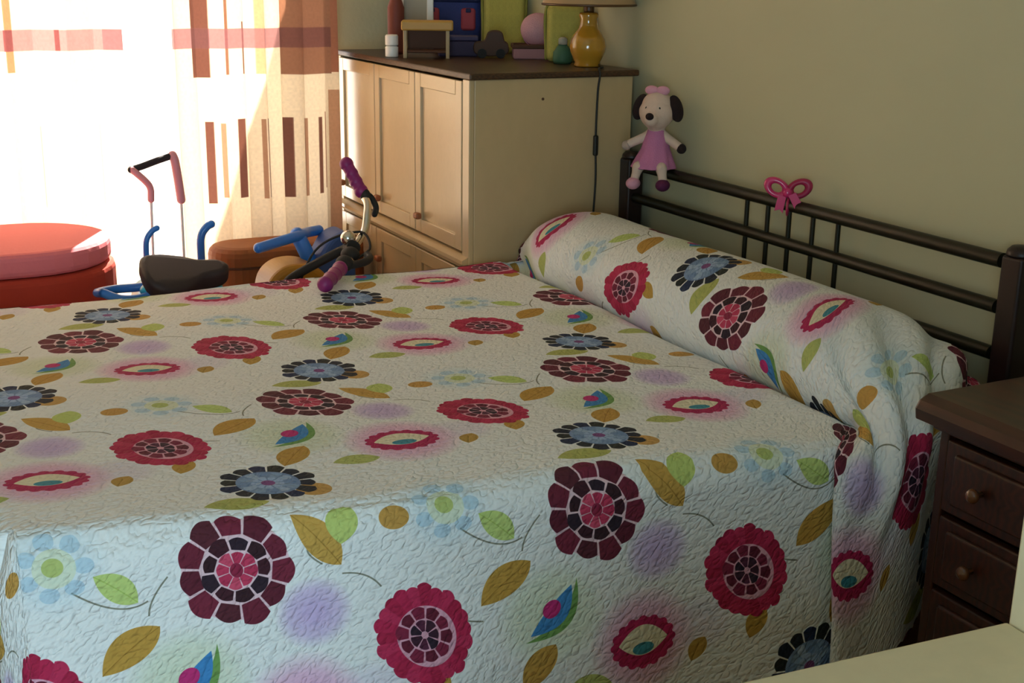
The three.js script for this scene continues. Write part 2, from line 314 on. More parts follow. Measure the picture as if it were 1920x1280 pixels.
// along the near side: s -> x, outward step (a deep pleat where the cloth comes off the pillow)
const SIDE = [[0.12, 0.12, 0], [0.8, 0.8, 0], [1.4, 1.4, 0], [1.49, 1.488, 0], [1.53, 1.5, 0.005], [1.58, 1.47, 0.014], [1.63, 1.442, 0.028], [1.67, 1.458, 0.042], [1.75, 1.53, 0.05], [1.84, 1.588, 0.048], [1.92, 1.655, 0.025], [2.0, 1.75, -0.04], [2.1, 1.85, -0.075], [2.18, 1.93, -0.09], [2.26, 1.985, -0.11]];
const zEdge = (x) => -1.785 + Math.min(1.34, Math.max(-0.1, x - 0.15)) * 0.124;
function quiltPoint(s, t0) {
  const t = t0 + 0.07 * sstep(1.42, 1.62, s) * (1 - sstep(0.0, 0.5, t0));
  const sc = Math.max(s, FOOT), [xt, ht] = lerpTable(ALONG, sc), [xs, dz] = lerpTable(SIDE, sc);
  const pil = sstep(1.64, 1.78, sc), r = 0.055 + 0.05 * pil, L = Math.PI * r / 2, ze = zEdge(sc) + dz, tEnd = ze - ZFAR;
  const rf = 0.05, Lf = Math.PI * rf / 2;
  const a = t < L / 2 ? Math.min(Math.PI / 2, (L / 2 - t) / r) : 0, b = t > tEnd - Lf / 2 ? Math.min(Math.PI / 2, (t - tEnd + Lf / 2) / rf) : 0;
  const drop = Math.max(0, -t - L / 2), fdrop = Math.max(0, t - tEnd - Lf / 2);
  let out = 0, down = 0;                                    // near side
  if (t < L / 2) { out = ze - r + r * Math.sin(a); down = r * (1 - Math.cos(a)) + drop; } else out = ze - r - (t - L / 2);
  if (b > 0) { out = ZFAR + rf - rf * Math.sin(b); down = rf * (1 - Math.cos(b)) + fdrop; }
  const ends = sstep(-0.02, 0.3, t) * (1 - sstep(tEnd - 0.16, tEnd + 0.03, t)) ;
  const hk = ht > 0 ? ht * (0.45 + 0.55 * ends) * (1 - 0.5 * sstep(tEnd - 0.14, tEnd + 0.05, t)) : ht * ends;
  const w = 1 - sstep(-0.03, 0.15, t);
  let x = (xt + 0.06 * pil * sstep(tEnd - 0.3, tEnd - 0.02, t) * sstep(2.1, 1.9, sc)) * (1 - w) + xs * w, y = TOP + hk - down, z = out;
  // lumps of the padding, soft waves of the hanging side
  y += 0.006 * Math.sin(s * 7.1 + t * 3) * Math.sin(t * 6.3 + 1) * (down > 0.01 ? 0 : 1) * (1 - 0.5 * pil);
  const hang = Math.min(1, drop / 0.25);
  z += hang * (0.02 * drop / 0.3 + 0.009 * Math.sin(s * 9 + 0.7) + 0.006 * Math.sin(s * 21 + t * 5)) * (1 - 0.6 * pil);
  if (pil > 0 && t < 0.32 && t > -0.25) { const k = pil * sstep(0.32, 0.12, t) * sstep(-0.25, -0.02, t); y += 0; z += k * 0.011 * Math.sin((s * 1.0 - t * 0.6) * 52); y += k * 0.009 * Math.sin((s - t * 0.6) * 52 + 1); }
  // foot end hangs down, the corner falls in a flared fold
  const f = FOOT - s;
  if (f > 0) {
    const R0 = 0.05, a2 = Math.min(Math.PI / 2, f / R0), fd = Math.max(0, f - Math.PI * R0 / 2), o = R0 * Math.sin(a2), dn = R0 * (1 - Math.cos(a2)) + fd;
    if (drop > 0 || a > 0) {
      const n = Math.max(0, L / 2 - t), ro = Math.hypot(n, f), th = Math.atan2(f, n), fl = Math.min(ro, 0.75), cone = 0.026 + 0.05 * fl, rr = Math.min(1, ro / 0.12);
      const px = -Math.sin(th) * cone * rr * (1 + 0.3 * Math.sin(2 * th)), pz = Math.cos(th) * r * Math.min(1, ro / r) + Math.cos(th) * Math.sin(th) * 0.02 * fl;
      const k = sstep(0, 0.03, f);
      const ny = TOP - Math.max(0, ro - (L - r));
      x = x * (1 - k) + (FOOT + px) * k; z = z * (1 - k) + (ze - r + pz) * k; y = y * (1 - k) + ny * k;
    } else { x = FOOT - o - 0.02 * fd; y -= dn; }
  }
  y = Math.max(y, 0.012 + 0.004 * Math.sin(s * 40 + t * 30));
  return [x, y, z];
}
function quiltGeometry() {
  const ss = [], N = 300; for (let i = 0; i <= N; i++) ss.push(-0.26 + (2.26 + 0.26) * i / N);
  const rows = 260, pos = [], uv = [], idx = [];
  for (const s of ss) {
    const sc = Math.max(s, FOOT), ze = zEdge(sc) + lerpTable(SIDE, sc)[1], tEnd = ze - ZFAR;
    for (let j = 0; j <= rows; j++) {
      const k = j / rows, t = k < 0.4 ? -0.5 + 0.62 * k / 0.4 : k < 0.85 ? 0.12 + (tEnd - 0.1 - 0.12) * (k - 0.4) / 0.45 : tEnd - 0.1 + 0.42 * (k - 0.85) / 0.15;
      pos.push(...quiltPoint(s, t)); uv.push(...toCell(s, t));
    }
  }
  for (let i = 0; i < N; i++) for (let j = 0; j < rows; j++) { const a = i * (rows + 1) + j, b = a + rows + 1; idx.push(a, b, a + 1, b, b + 1, a + 1); }
  const g = new THREE.BufferGeometry();
  g.setAttribute('position', new THREE.Float32BufferAttribute(pos, 3)); g.setAttribute('uv', new THREE.Float32BufferAttribute(uv, 2)); g.setIndex(idx); g.computeVertexNormals();
  return g;
}
const quilt = part(scene, 'quilt', quiltGeometry(), std(0xffffff, 0.92, { map: quiltPrint(), bumpMap: quiltBump(), bumpScale: 0.0042, side: THREE.DoubleSide }));
tag(quilt, 'white quilted bedspread printed with maroon, crimson and blue flowers and ochre leaves', 'bedspread');

// ------------------------------------------------------------------ bed
const bed = thing('double_bed', 'double bed with dark metal rail headboard and dark posts against the right wall', 'bed', [0, 0, 0]);
part(bed, 'mattress', span(0.22, 1.96, 0.3, 0.535, -3.17, -1.86, 0.04), M.ticking);
part(bed, 'bed_base', span(0.24, 1.98, 0.2, 0.295, -3.15, -1.88, 0.01), M.brown);
for (const [x, z] of [[0.3, -3.1], [0.3, -1.95]]) part(bed, 'leg', new THREE.CylinderGeometry(0.025, 0.02, 0.2, 16).translate(x, 0.1, z), M.blackMetal);
for (const z of [-3.226, -1.765]) {
  const p = part(bed, 'post', rbox(0.054, 0.848, 0.054, 2.03, 0.424, z, 0.008), M.postWood, 'square dark post');
  part(p, 'post_cap', at(lathe([[0, 0.018], [0.02, 0.016], [0.028, 0.008], [0.03, 0.0], [0.028, -0.004], [0, -0.004]], 24), 2.03, 0.851, z), M.postWood);
}
for (const [y, r] of [[0.829, 0.0155], [0.733, 0.0145], [0.635, 0.0145]]) part(bed, 'rail', rod([2.03, y, -3.22], [2.03, y, -1.81], r, 18), M.blackMetal);
for (const z of [-2.658, -2.571, -2.486, -2.396, -2.305]) part(bed, 'bar', rod([2.03, 0.4, z], [2.03, 0.829, z], 0.0062, 12), M.blackMetal);

// ------------------------------------------------------------------ cabinet
const cab = thing('cabinet', 'tall cream cabinet with panelled doors and a brown wooden top in the far corner', 'cabinet', [0, 0, 0]);
const CX = 1.53, CZ0 = -4.345, CZ1 = -3.262;
part(cab, 'side_panel', span(CX, 2.045, 0.06, 1.083, CZ1 - 0.022, CZ1, 0.003), M.cream);
part(cab, 'side_panel', span(CX, 2.045, 0.06, 1.083, CZ0, CZ0 + 0.022, 0.003), M.cream);
part(cab, 'back_panel', span(2.03, 2.045, 0.06, 1.083, CZ0 + 0.022, CZ1 - 0.022, 0.002), M.cream);
part(cab, 'middle_shelf', span(CX, 2.03, 0.55, 0.57, CZ0 + 0.022, CZ1 - 0.022, 0.002), M.cream);
part(cab, 'bottom_board', span(CX, 2.03, 0.06, 0.08, CZ0 + 0.022, CZ1 - 0.022, 0.002), M.cream);
part(cab, 'plinth', span(CX + 0.02, 2.03, 0, 0.06, CZ0 + 0.01, CZ1 - 0.01, 0.002), M.cream);
part(cab, 'top_board', span(CX - 0.02, 2.06, 1.083, 1.101, CZ0 - 0.01, CZ1 + 0.012, 0.005), M.topWood, 'brown wooden top board');
part(cab, 'corner_stile', span(CX - 0.016, CX, 0.06, 1.083, CZ1 - 0.045, CZ1, 0.003), M.cream);
part(cab, 'corner_stile', span(CX - 0.016, CX, 0.06, 1.083, CZ0, CZ0 + 0.02, 0.003), M.cream);
part(cab, 'waist_moulding', extrude([[0, 0], [0.012, 0], [0.02, 0.012], [0.034, 0.02], [0.034, 0.03], [0.012, 0.04], [0, 0.042]].map(([a, b]) => [-a, b]).reverse(), CZ1 - CZ0 - 0.01, 0.001).translate(CX, 0.542, CZ0 + 0.005), M.cream, 'projecting moulding between upper and lower doors');
function cabinetDoor(z0, z1, y0, y1, knobZ, knobY) {
  const w = 0.042, x0 = CX - 0.018, x1 = CX - 0.001, g = [];
  g.push(span(x0, x1, y0, y1, z0, z0 + w, 0.003), span(x0, x1, y0, y1, z1 - w, z1, 0.003), span(x0, x1, y0, y0 + w, z0 + w, z1 - w, 0.003), span(x0, x1, y1 - w, y1, z0 + w, z1 - w, 0.003));
  const d = part(cab, 'door', merge(g), M.cream);
  part(d, 'door_panel', span(x0 + 0.008, x1, y0 + w - 0.004, y1 - w + 0.004, z0 + w - 0.004, z1 - w + 0.004, 0.002), M.cream);
  part(d, 'knob', rbox(0.02, 0.02, 0.03, x0 - 0.012, knobY, knobZ, 0.007, 3), M.knobWood, 'brown wooden knob');
}
for (const z1 of [-3.31, -3.655, -4.0]) {
  cabinetDoor(z1 - 0.34, z1, 0.592, 1.077, z1 - 0.298, 0.645);
  cabinetDoor(z1 - 0.34, z1, 0.07, 0.538, z1 - 0.298, 0.44);
}
part(cab, 'screw_cap', new THREE.CylinderGeometry(0.004, 0.004, 0.003, 12).rotateX(Math.PI / 2).translate(1.745, 1.025, CZ1 + 0.001), M.brown, 'small dark screw cap');

// ------------------------------------------------------------------ nightstand
const ns = thing('nightstand', 'dark reddish brown wooden nightstand with four drawers beside the bed', 'nightstand', [0, 0, 0]);
const NX = 1.585, NZ0 = -1.5, NZ1 = -1.04;
part(ns, 'carcass', merge([span(NX, 2.05, 0.06, 0.655, NZ0, NZ0 + 0.02), span(NX, 2.05, 0.06, 0.655, NZ1 - 0.02, NZ1), span(2.03, 2.05, 0.06, 0.655, NZ0 + 0.02, NZ1 - 0.02), span(NX, 2.05, 0.06, 0.08, NZ0 + 0.02, NZ1 - 0.02)]), M.darkWood);
part(ns, 'top', extrude([[0, 0], [0.5, 0], [0.5, 0.03], [0.02, 0.03], [0.004, 0.022], [-0.002, 0.012]].map(([a, b]) => [a, b]), NZ1 - NZ0 + 0.05, 0.006).translate(NX - 0.028, 0.66, NZ0 - 0.025), M.darkWood);
part(ns, 'cornice', span(NX - 0.012, 2.05, 0.638, 0.656, NZ0 - 0.01, NZ1 + 0.01, 0.006), M.darkWood);
part(ns, 'plinth', span(NX + 0.01, 2.04, 0, 0.06, NZ0 + 0.01, NZ1 - 0.01), M.darkWood);
for (let i = 0; i < 4; i++) {
  const y0 = 0.085 + i * 0.1385 - 0.001, y1 = y0 + 0.128;
  const d = part(ns, 'drawer', merge([span(NX - 0.004, NX + 0.014, y0, y1, NZ0 + 0.022, NZ1 - 0.022, 0.004), span(NX - 0.012, NX, y0 + 0.018, y1 - 0.018, NZ0 + 0.045, NZ1 - 0.045, 0.006)]), M.darkWood);
  for (const z of [-1.388, -1.152]) part(d, 'knob', lathe([[0, 0], [0.006, 0], [0.005, 0.008], [0.011, 0.014], [0.013, 0.02], [0.009, 0.026], [0, 0.028]], 18).rotateZ(Math.PI / 2).translate(NX - 0.012, (y0 + y1) / 2, z), M.brassKnob);
}

// ------------------------------------------------------------------ cream chest in the near corner
const chest = thing('chest_of_drawers', 'cream painted chest with a raised side board in the near corner', 'dresser', [0.985, 0, -0.812], -0.07);
part(chest, 'top', at(span(0.34, 0.986, 0.725, 0.75, -0.825, -0.36, 0.005), -0.985, 0, 0.82), M.creamChest);
part(chest, 'side_board', at(span(0.987, 1.007, 0, 0.95, -0.825, -0.36, 0.004), -0.985, 0, 0.82), M.creamChest, 'raised cream side board');
part(chest, 'side_board', at(span(0.35, 0.37, 0, 0.725, -0.815, -0.36, 0.004), -0.985, 0, 0.82), M.creamChest);
part(chest, 'back_panel', at(span(0.37, 0.986, 0.06, 0.725, -0.375, -0.362, 0.002), -0.985, 0, 0.82), M.creamChest);
for (let i = 0; i < 3; i++) {
  const y0 = 0.07 + i * 0.218, d = part(chest, 'drawer', at(span(0.374, 0.982, y0, y0 + 0.21, -0.815, -0.795, 0.004), -0.985, 0, 0.82), M.creamChest);
  for (const x of [0.53, 0.83]) part(d, 'knob', ball(0.014, 0.014, 0.012, x - 0.985, y0 + 0.105, -0.006, 16), M.knobWood);
}

// ------------------------------------------------------------------ curtains
function curtainPrint(x0, x1, bars, bands) {              // woven blocks and bars on cream voile; canvas 1 = full cloth
  const H = 2.26, w = Math.round((x1 - x0) * 700), h = Math.round(H * 700), c = document.createElement('canvas'); c.width = w; c.height = h;
  const g = c.getContext('2d'); g.fillStyle = '#edd6b4'; g.fillRect(0, 0, w, h);
  const R = (a, b, y0, y1, col) => { g.fillStyle = col; g.fillRect((a - x0) * 700, h - (y1 - 0.02) * 700, (b - a) * 700, (y1 - y0) * 700); };
  for (const b of bars) R(...b);
  for (const b of bands) R(...b);
  const id = g.getImageData(0, 0, w, h), d = id.data;
  for (let i = 0; i < d.length; i += 4) { const x = (i / 4) % w, y = (i / 4 / w) | 0, k = 0.95 + 0.1 * fine[((y * 3) & 255) * 256 + ((x * 5) & 255)] - 0.05; d[i] *= k; d[i + 1] *= k; d[i + 2] *= k; }
  g.putImageData(id, 0, 0);
  const t = new THREE.CanvasTexture(c); t.colorSpace = THREE.SRGBColorSpace; t.magFilter = THREE.LinearFilter; return t;
}
function curtain(label, x0, x1, folds, amp, bars, bands, phase, lean) {
  const o = thing('curtain', label, 'curtain', [0, 0, 0], 0, undefined), nx = 160, ny = 24, pos = [], uv = [], idx = [];
  for (let i = 0; i <= nx; i++) for (let j = 0; j <= ny; j++) {
    const u = i / nx, v = j / ny, y = 0.02 + v * 2.26, k = 0.6 + 0.4 * (1 - v);
    const ph = u * folds * Math.PI * 2 + phase + 0.5 * Math.sin(u * 9 + 1.2);
    pos.push(x0 + (x1 - x0) * u + lean * (1 - v) * (1 - u) + 0.012 * Math.sin(ph * 2) * k, y, -4.285 + amp * k * Math.sin(ph) + 0.006 * Math.sin(v * 5 + u * 13)); uv.push(u, v);
  }
  for (let i = 0; i < nx; i++) for (let j = 0; j < ny; j++) { const a = i * (ny + 1) + j, b = a + ny + 1; idx.push(a, b, a + 1, b, b + 1, a + 1); }
  const g = new THREE.BufferGeometry(); g.setAttribute('position', new THREE.Float32BufferAttribute(pos, 3)); g.setAttribute('uv', new THREE.Float32BufferAttribute(uv, 2)); g.setIndex(idx); g.computeVertexNormals();
  part(o, 'cloth', g, phys(0xffffff, 1, { map: curtainPrint(x0, x1, bars, bands), transmission: 0.5, thickness: 0, side: THREE.DoubleSide }));
  const n = Math.round((x1 - x0) / 0.12);
  for (let i = 0; i < n; i++) part(o, 'ring', new THREE.TorusGeometry(0.021, 0.003, 8, 24).rotateY(Math.PI / 2).translate(x0 + (x1 - x0) * (i + 0.5) / n, 2.295, -4.285), M.blackMetal);
}
const BR = '#6d4335', BR2 = '#93644a', BR3 = '#a77b5d', MV = '#8a5a58';
curtain('cream curtain with brown blocks and dark bars hanging beside the cabinet', 0.915, 1.49, 4, 0.022,
  [[0.985, 1.05, 1.02, 2.2, BR], [1.1, 1.116, 1.03, 2.2, BR2], [1.15, 1.156, 1.03, 1.2, BR], [1.2, 1.23, 1.03, 2.2, '#c89a70'], [1.3, 1.475, 1.025, 2.2, BR2],
    [1.035, 1.052, 0.6, 0.875, BR], [1.065, 1.08, 0.62, 0.87, BR3], [1.132, 1.15, 0.615, 0.882, BR], [1.205, 1.215, 0.61, 0.88, BR3], [1.222, 1.243, 0.615, 0.882, BR], [1.3, 1.326, 0.605, 0.88, BR], [1.352, 1.382, 0.61, 0.878, BR3], [1.41, 1.42, 0.612, 0.878, '#6f4636'], [1.434, 1.443, 0.63, 0.895, BR2], [1.464, 1.49, 0.4, 0.97, '#b98a68'], [1.475, 1.49, 1.03, 2.2, '#9a6248']],
  [[0.915, 1.3, 1.114, 1.178, 'rgba(150,90,95,0.75)'], [1.3, 1.475, 1.114, 1.18, '#75493f'], [0.985, 1.05, 1.114, 1.178, '#6d443f']], 0.4, 0.0);
curtain('cream curtain with brown bands at the left, open beside the bare glass', -0.75, 0.76, 9, 0.03,
  [[0.36, 0.385, 1.0, 2.2, '#b9855c'], [0.42, 0.45, 1.05, 2.2, '#b9855c'], [0.1, 0.22, 1.02, 2.2, BR2], [-0.4, -0.2, 1.02, 2.2, BR2], [0.5, 0.51, 0.62, 0.88, '#b9a08a'], [0.68, 0.7, 0.62, 0.88, '#d8c2a0']],
  [[-0.75, 0.76, 1.114, 1.178, 'rgba(160,95,100,0.7)'], [0.41, 0.45, 1.114, 1.178, '#8a4b48'], [0.56, 0.57, 1.114, 1.178, '#8a4b48'], [0.72, 0.76, 1.114, 1.178, '#9a6a68']], 1.3, 0.0);
const pole = thing('curtain_pole', 'dark metal pole above the window that the curtains hang from', 'curtain rod', [0, 0, 0]);
part(pole, 'rod', rod([-0.95, 2.3, -4.285], [1.52, 2.3, -4.285], 0.011, 16), M.blackMetal);
for (const x of [-0.96, 1.53]) part(pole, 'finial', ball(0.022, 0.022, 0.022, x, 2.3, -4.285, 16), M.blackMetal);
for (const x of [-0.85, 1.48]) part(pole, 'bracket', rod([x, 2.3, -4.285], [x, 2.3, ZB], 0.008), M.blackMetal);

// ------------------------------------------------------------------ things behind the bed
// red ottoman
const ott = thing('ottoman', 'large red fabric ottoman with a rounded end below the left curtain', 'ottoman', [0, 0, 0]);
const capsulePlan = (x0, x1, r) => { const p = []; for (let i = 0; i <= 14; i++) { const a = -Math.PI / 2 + Math.PI * i / 14; p.push([x1 - r + r * Math.cos(a), r * Math.sin(a)]); } for (let i = 0; i <= 14; i++) { const a = Math.PI / 2 + Math.PI * i / 14; p.push([x0 + r + r * Math.cos(a), r * Math.sin(a)]); } return p; };
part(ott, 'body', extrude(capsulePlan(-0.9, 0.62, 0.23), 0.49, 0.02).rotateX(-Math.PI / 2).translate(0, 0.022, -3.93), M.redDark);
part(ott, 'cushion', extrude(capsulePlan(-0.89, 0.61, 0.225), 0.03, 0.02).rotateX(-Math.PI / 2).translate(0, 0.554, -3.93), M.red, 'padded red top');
// brown pouf along the window wall
const pouf = thing('pouf', 'orange brown padded pouf low against the curtain behind the toy tricycle', 'pouf', [0, 0, 0]);
part(pouf, 'body', extrude(capsulePlan(1.0, 1.47, 0.075), 0.435, 0.03).rotateX(-Math.PI / 2).translate(0, 0.03, -4.11), M.tan);
part(pouf, 'seam', extrude(capsulePlan(0.968, 1.502, 0.107), 0.004, 0.002).rotateX(-Math.PI / 2).translate(0, 0.43, -4.11), M.brown);

// child's bicycle, leaning with its handlebar on the bed
const bike = thing('child_bicycle', "child's bicycle with black saddle and purple grips leaning on the far side of the bed", 'bicycle', [0, 0, 0]);
{
  const G = [0.7, 0, -3.62];                                // foot of the lean line; the bicycle plane tilts 17 degrees towards the bed
  const up = [0, Math.cos(0.3), Math.sin(0.3)], lat = [0, -Math.sin(0.3), Math.cos(0.3)];
  const P = (x, h, l = 0) => [x, G[1] + up[1] * h + lat[1] * l + 0.004, G[2] + up[2] * h + lat[2] * l];
  const tilt = (g) => g.rotateX(0.3);
  for (const x of [0.52, 1.12]) {
    const w = part(bike, 'wheel', tilt(new THREE.TorusGeometry(0.165, 0.021, 12, 40)).translate(...P(x, 0.187)), M.rubber);
    part(w, 'rim', tilt(new THREE.TorusGeometry(0.146, 0.008, 8, 40)).translate(...P(x, 0.187)), M.chrome);
    part(w, 'hub', tilt(new THREE.CylinderGeometry(0.018, 0.018, 0.07, 14).rotateX(Math.PI / 2)).translate(...P(x, 0.187)), M.chrome);
    const sp = []; for (let i = 0; i < 14; i++) { const a = i / 14 * 6.283; sp.push(rod(P(x, 0.187), P(x + Math.cos(a) * 0.145, 0.187 + Math.sin(a) * 0.145), 0.0012, 5)); }
    part(w, 'spokes', merge(sp), M.chrome).userData.kind = 'stuff';
  }
  part(bike, 'frame', merge([tube([P(1.03, 0.5), P(0.92, 0.38), P(0.8, 0.24), P(0.78, 0.2)], 0.015), rod(P(0.78, 0.2), P(0.735, 0.47), 0.014), rod(P(0.78, 0.2), P(0.52, 0.187, 0.045), 0.009), rod(P(0.78, 0.2), P(0.52, 0.187, -0.045), 0.009), rod(P(0.745, 0.4), P(0.52, 0.187, 0.045), 0.008), rod(P(0.745, 0.4), P(0.52, 0.187, -0.045), 0.008), rod(P(1.015, 0.52), P(1.04, 0.42), 0.019)]), M.bikePaint);
  part(bike, 'fork', merge([rod(P(1.045, 0.41), P(1.06, 0.38), 0.017), tube([P(1.06, 0.38), P(1.065, 0.36, 0.04), P(1.12, 0.187, 0.045)], 0.01), tube([P(1.06, 0.38), P(1.065, 0.36, -0.04), P(1.12, 0.187, -0.045)], 0.01)]), M.frameWhite);
  const ck = part(bike, 'chainring', tilt(new THREE.CylinderGeometry(0.05, 0.05, 0.006, 24).rotateX(Math.PI / 2)).translate(...P(0.78, 0.2, 0.035)), M.chrome);
  part(ck, 'crank_arm', rod(P(0.78, 0.2, 0.045), P(0.85, 0.15, 0.05), 0.007), M.chrome); part(ck, 'crank_arm', rod(P(0.78, 0.2, -0.045), P(0.71, 0.25, -0.05), 0.007), M.chrome);
  for (const [x, h, l] of [[0.85, 0.15, 0.09], [0.71, 0.25, -0.09]]) part(bike, 'pedal', tilt(rbox(0.07, 0.018, 0.07, 0, 0, 0, 0.006)).translate(...P(x, h, l)), M.rubber);
  part(bike, 'rear_rack', merge([tube([[0.515, 0.55, -3.38], [0.56, 0.533, -3.36], [0.62, 0.533, -3.36], [0.66, 0.55, -3.37], [0.7, 0.56, -3.4]], 0.012, 30), tube([[0.515, 0.55, -3.38], [0.51, 0.54, -3.43], [0.56, 0.535, -3.47], [0.63, 0.535, -3.47], [0.7, 0.55, -3.44]], 0.012, 30), rod([0.63, 0.533, -3.41], P(0.52, 0.2, 0.04), 0.007)]), M.blue, 'bright blue rear rack');
  part(bike, 'rear_light', ball(0.045, 0.022, 0.03, 0.655, 0.545, -3.385, 18), M.cyan, 'cyan plastic piece under the saddle');
  part(bike, 'seat_post', rod(P(0.735, 0.46), P(0.722, 0.57), 0.011), M.chrome);
  // saddle: wide at the rear (left), narrow nose to the right
  const out = smoothOutline([[-0.112, 0.0], [-0.1, 0.058], [-0.055, 0.075], [-0.005, 0.06], [0.045, 0.03], [0.1, 0.02], [0.118, 0.0], [0.1, -0.02], [0.045, -0.03], [-0.005, -0.06], [-0.055, -0.075], [-0.1, -0.058]]);
  const sg = extrude(out, 0.03, 0.016).rotateX(-Math.PI / 2).translate(0, -0.015, 0);
  const sp = sg.attributes.position; for (let i = 0; i < sp.count; i++) { const x = sp.getX(i), z = sp.getZ(i), y = sp.getY(i); sp.setY(i, y + 0.012 * Math.max(0, -x / 0.11) ** 2 - 1.2 * z * z); }
  sg.deleteAttribute('normal'); sg.deleteAttribute('uv'); const ss = mergeVertices(sg, 1e-4); ss.computeVertexNormals();
  part(bike, 'saddle', ss.scale(0.9, 0.9, 0.92).rotateX(0.42).translate(0.733, 0.572, -3.4), M.saddle, 'black padded saddle');
  part(bike, 'stem', merge([tube([P(1.03, 0.52), P(1.06, 0.55), [1.17, 0.6, -3.4], [1.19, 0.612, -3.37]], 0.013), new THREE.CylinderGeometry(0.02, 0.02, 0.055, 16).rotateX(Math.PI / 2 - 0.3).translate(1.195, 0.615, -3.365)]), M.rubber);
  const bar = part(bike, 'handlebar', tube([[1.01, 0.608, -3.03], [1.094, 0.612, -3.155], [1.14, 0.613, -3.22], [1.195, 0.615, -3.36], [1.225, 0.62, -3.4], [1.262, 0.65, -3.43], [1.278, 0.695, -3.45], [1.286, 0.722, -3.47], [1.282, 0.745, -3.5], [1.258, 0.815, -3.54]], 0.0115, 90), M.chrome);
  for (const [a, b] of [[[1.052, 0.61, -3.165], [1.128, 0.612, -3.262]], [[1.28, 0.752, -3.503], [1.252, 0.826, -3.545]]].map((p, k) => k ? p : [[1.0, 0.61, -3.01], [1.085, 0.614, -3.142]])) {
    const c = part(bar, 'grip', rod(a, b, 0.018, 18), M.plum, 'purple rubber grip'); const A = V(a), B = V(b), q = [0, 0.35, 0.65].map((k) => A.clone().lerp(B, k));
    c.geometry = merge([c.geometry, ball(0.021, 0.021, 0.021, ...a, 14), ball(0.021, 0.021, 0.021, ...b, 14), ...q.map((p) => ball(0.02, 0.02, 0.02, p.x, p.y, p.z, 12))]);
  }
  part(bike, 'brake_lever', merge([tube([[1.282, 0.745, -3.5], [1.305, 0.735, -3.495], [1.32, 0.705, -3.49], [1.312, 0.685, -3.48]], 0.009, 20), ball(0.016, 0.02, 0.016, 1.288, 0.74, -3.49, 12)]), M.rubber);
  part(bike, 'brake_lever', merge([tube([[1.1, 0.613, -3.17], [1.16, 0.612, -3.19], [1.2, 0.612, -3.23], [1.21, 0.615, -3.27]], 0.011, 20), ball(0.024, 0.022, 0.03, 1.115, 0.616, -3.19, 14), ball(0.026, 0.022, 0.03, 1.16, 0.62, -3.27, 14)]), M.rubber);
  part(bike, 'bell', ball(0.022, 0.022, 0.022, 1.19, 0.645, -3.37, 16), M.chrome);
  part(bike, 'brake_cable', tube([[1.2, 0.6, -3.31], [1.245, 0.62, -3.34], [1.24, 0.65, -3.42], [1.12, 0.6, -3.45], P(1.04, 0.45, 0.03)], 0.0035, 30), M.rubber);
}
// blue and yellow tricycle
const tri = thing('tricycle', 'blue and yellow plastic toy tricycle in front of the brown pouf', 'tricycle', [0, 0, 0]);
{
  const z = -3.83;
  part(tri, 'handlebar', tube([[1.035, 0.556, z + 0.09], [1.1, 0.562, z + 0.06], [1.165, 0.568, z + 0.03], [1.2, 0.568, z], [1.23, 0.565, z - 0.04], [1.28, 0.562, z - 0.075]], 0.0165, 50), M.blue);
  part(tri, 'stem', tube([[1.185, 0.568, z], [1.205, 0.52, z + 0.01], [1.225, 0.47, z + 0.01], [1.25, 0.4, z], [1.27, 0.3, z]], 0.024, 40), M.blue);
  for (const d of [-0.045, 0.045]) part(tri, 'fork_leg', tube([[1.265, 0.33, z + d * 0.5], [1.272, 0.25, z + d], [1.28, 0.14, z + d]], 0.014, 24), M.blue);
  part(tri, 'fairing', extrude(smoothOutline([[1.235, 0.36], [1.23, 0.46], [1.255, 0.5], [1.29, 0.55], [1.325, 0.56], [1.34, 0.5], [1.33, 0.38]]), 0.09, 0.015).translate(0, 0, z - 0.045), M.navy, 'dark blue front fairing');
  part(tri, 'seat', extrude(smoothOutline([[1.06, 0.37], [1.07, 0.45], [1.11, 0.482], [1.18, 0.48], [1.22, 0.45], [1.23, 0.38], [1.21, 0.31], [1.08, 0.31]]), 0.12, 0.018).translate(0, 0, z + 0.0), M.yellow, 'yellow seat body');
  part(tri, 'body', tube([[1.25, 0.36, z], [1.12, 0.3, z], [1.06, 0.24, z], [1.04, 0.09, z]], 0.022, 40), M.blue);
  part(tri, 'axle', rod([1.04, 0.09, z - 0.12], [1.04, 0.09, z + 0.12], 0.01), M.chrome);
  for (const [x, zz, r] of [[1.28, z, 0.14], [1.04, z + 0.11, 0.09], [1.04, z - 0.11, 0.09]]) {
    const w = part(tri, 'wheel', merge([new THREE.TorusGeometry(r - 0.022, 0.022, 12, 32), new THREE.CylinderGeometry(r - 0.03, r - 0.03, 0.022, 28).rotateX(Math.PI / 2)]).translate(x, r, zz), M.blue);
    part(w, 'hub', new THREE.CylinderGeometry(0.025, 0.025, 0.055, 16).rotateX(Math.PI / 2).translate(x, r, zz), M.yellow);
  }
}
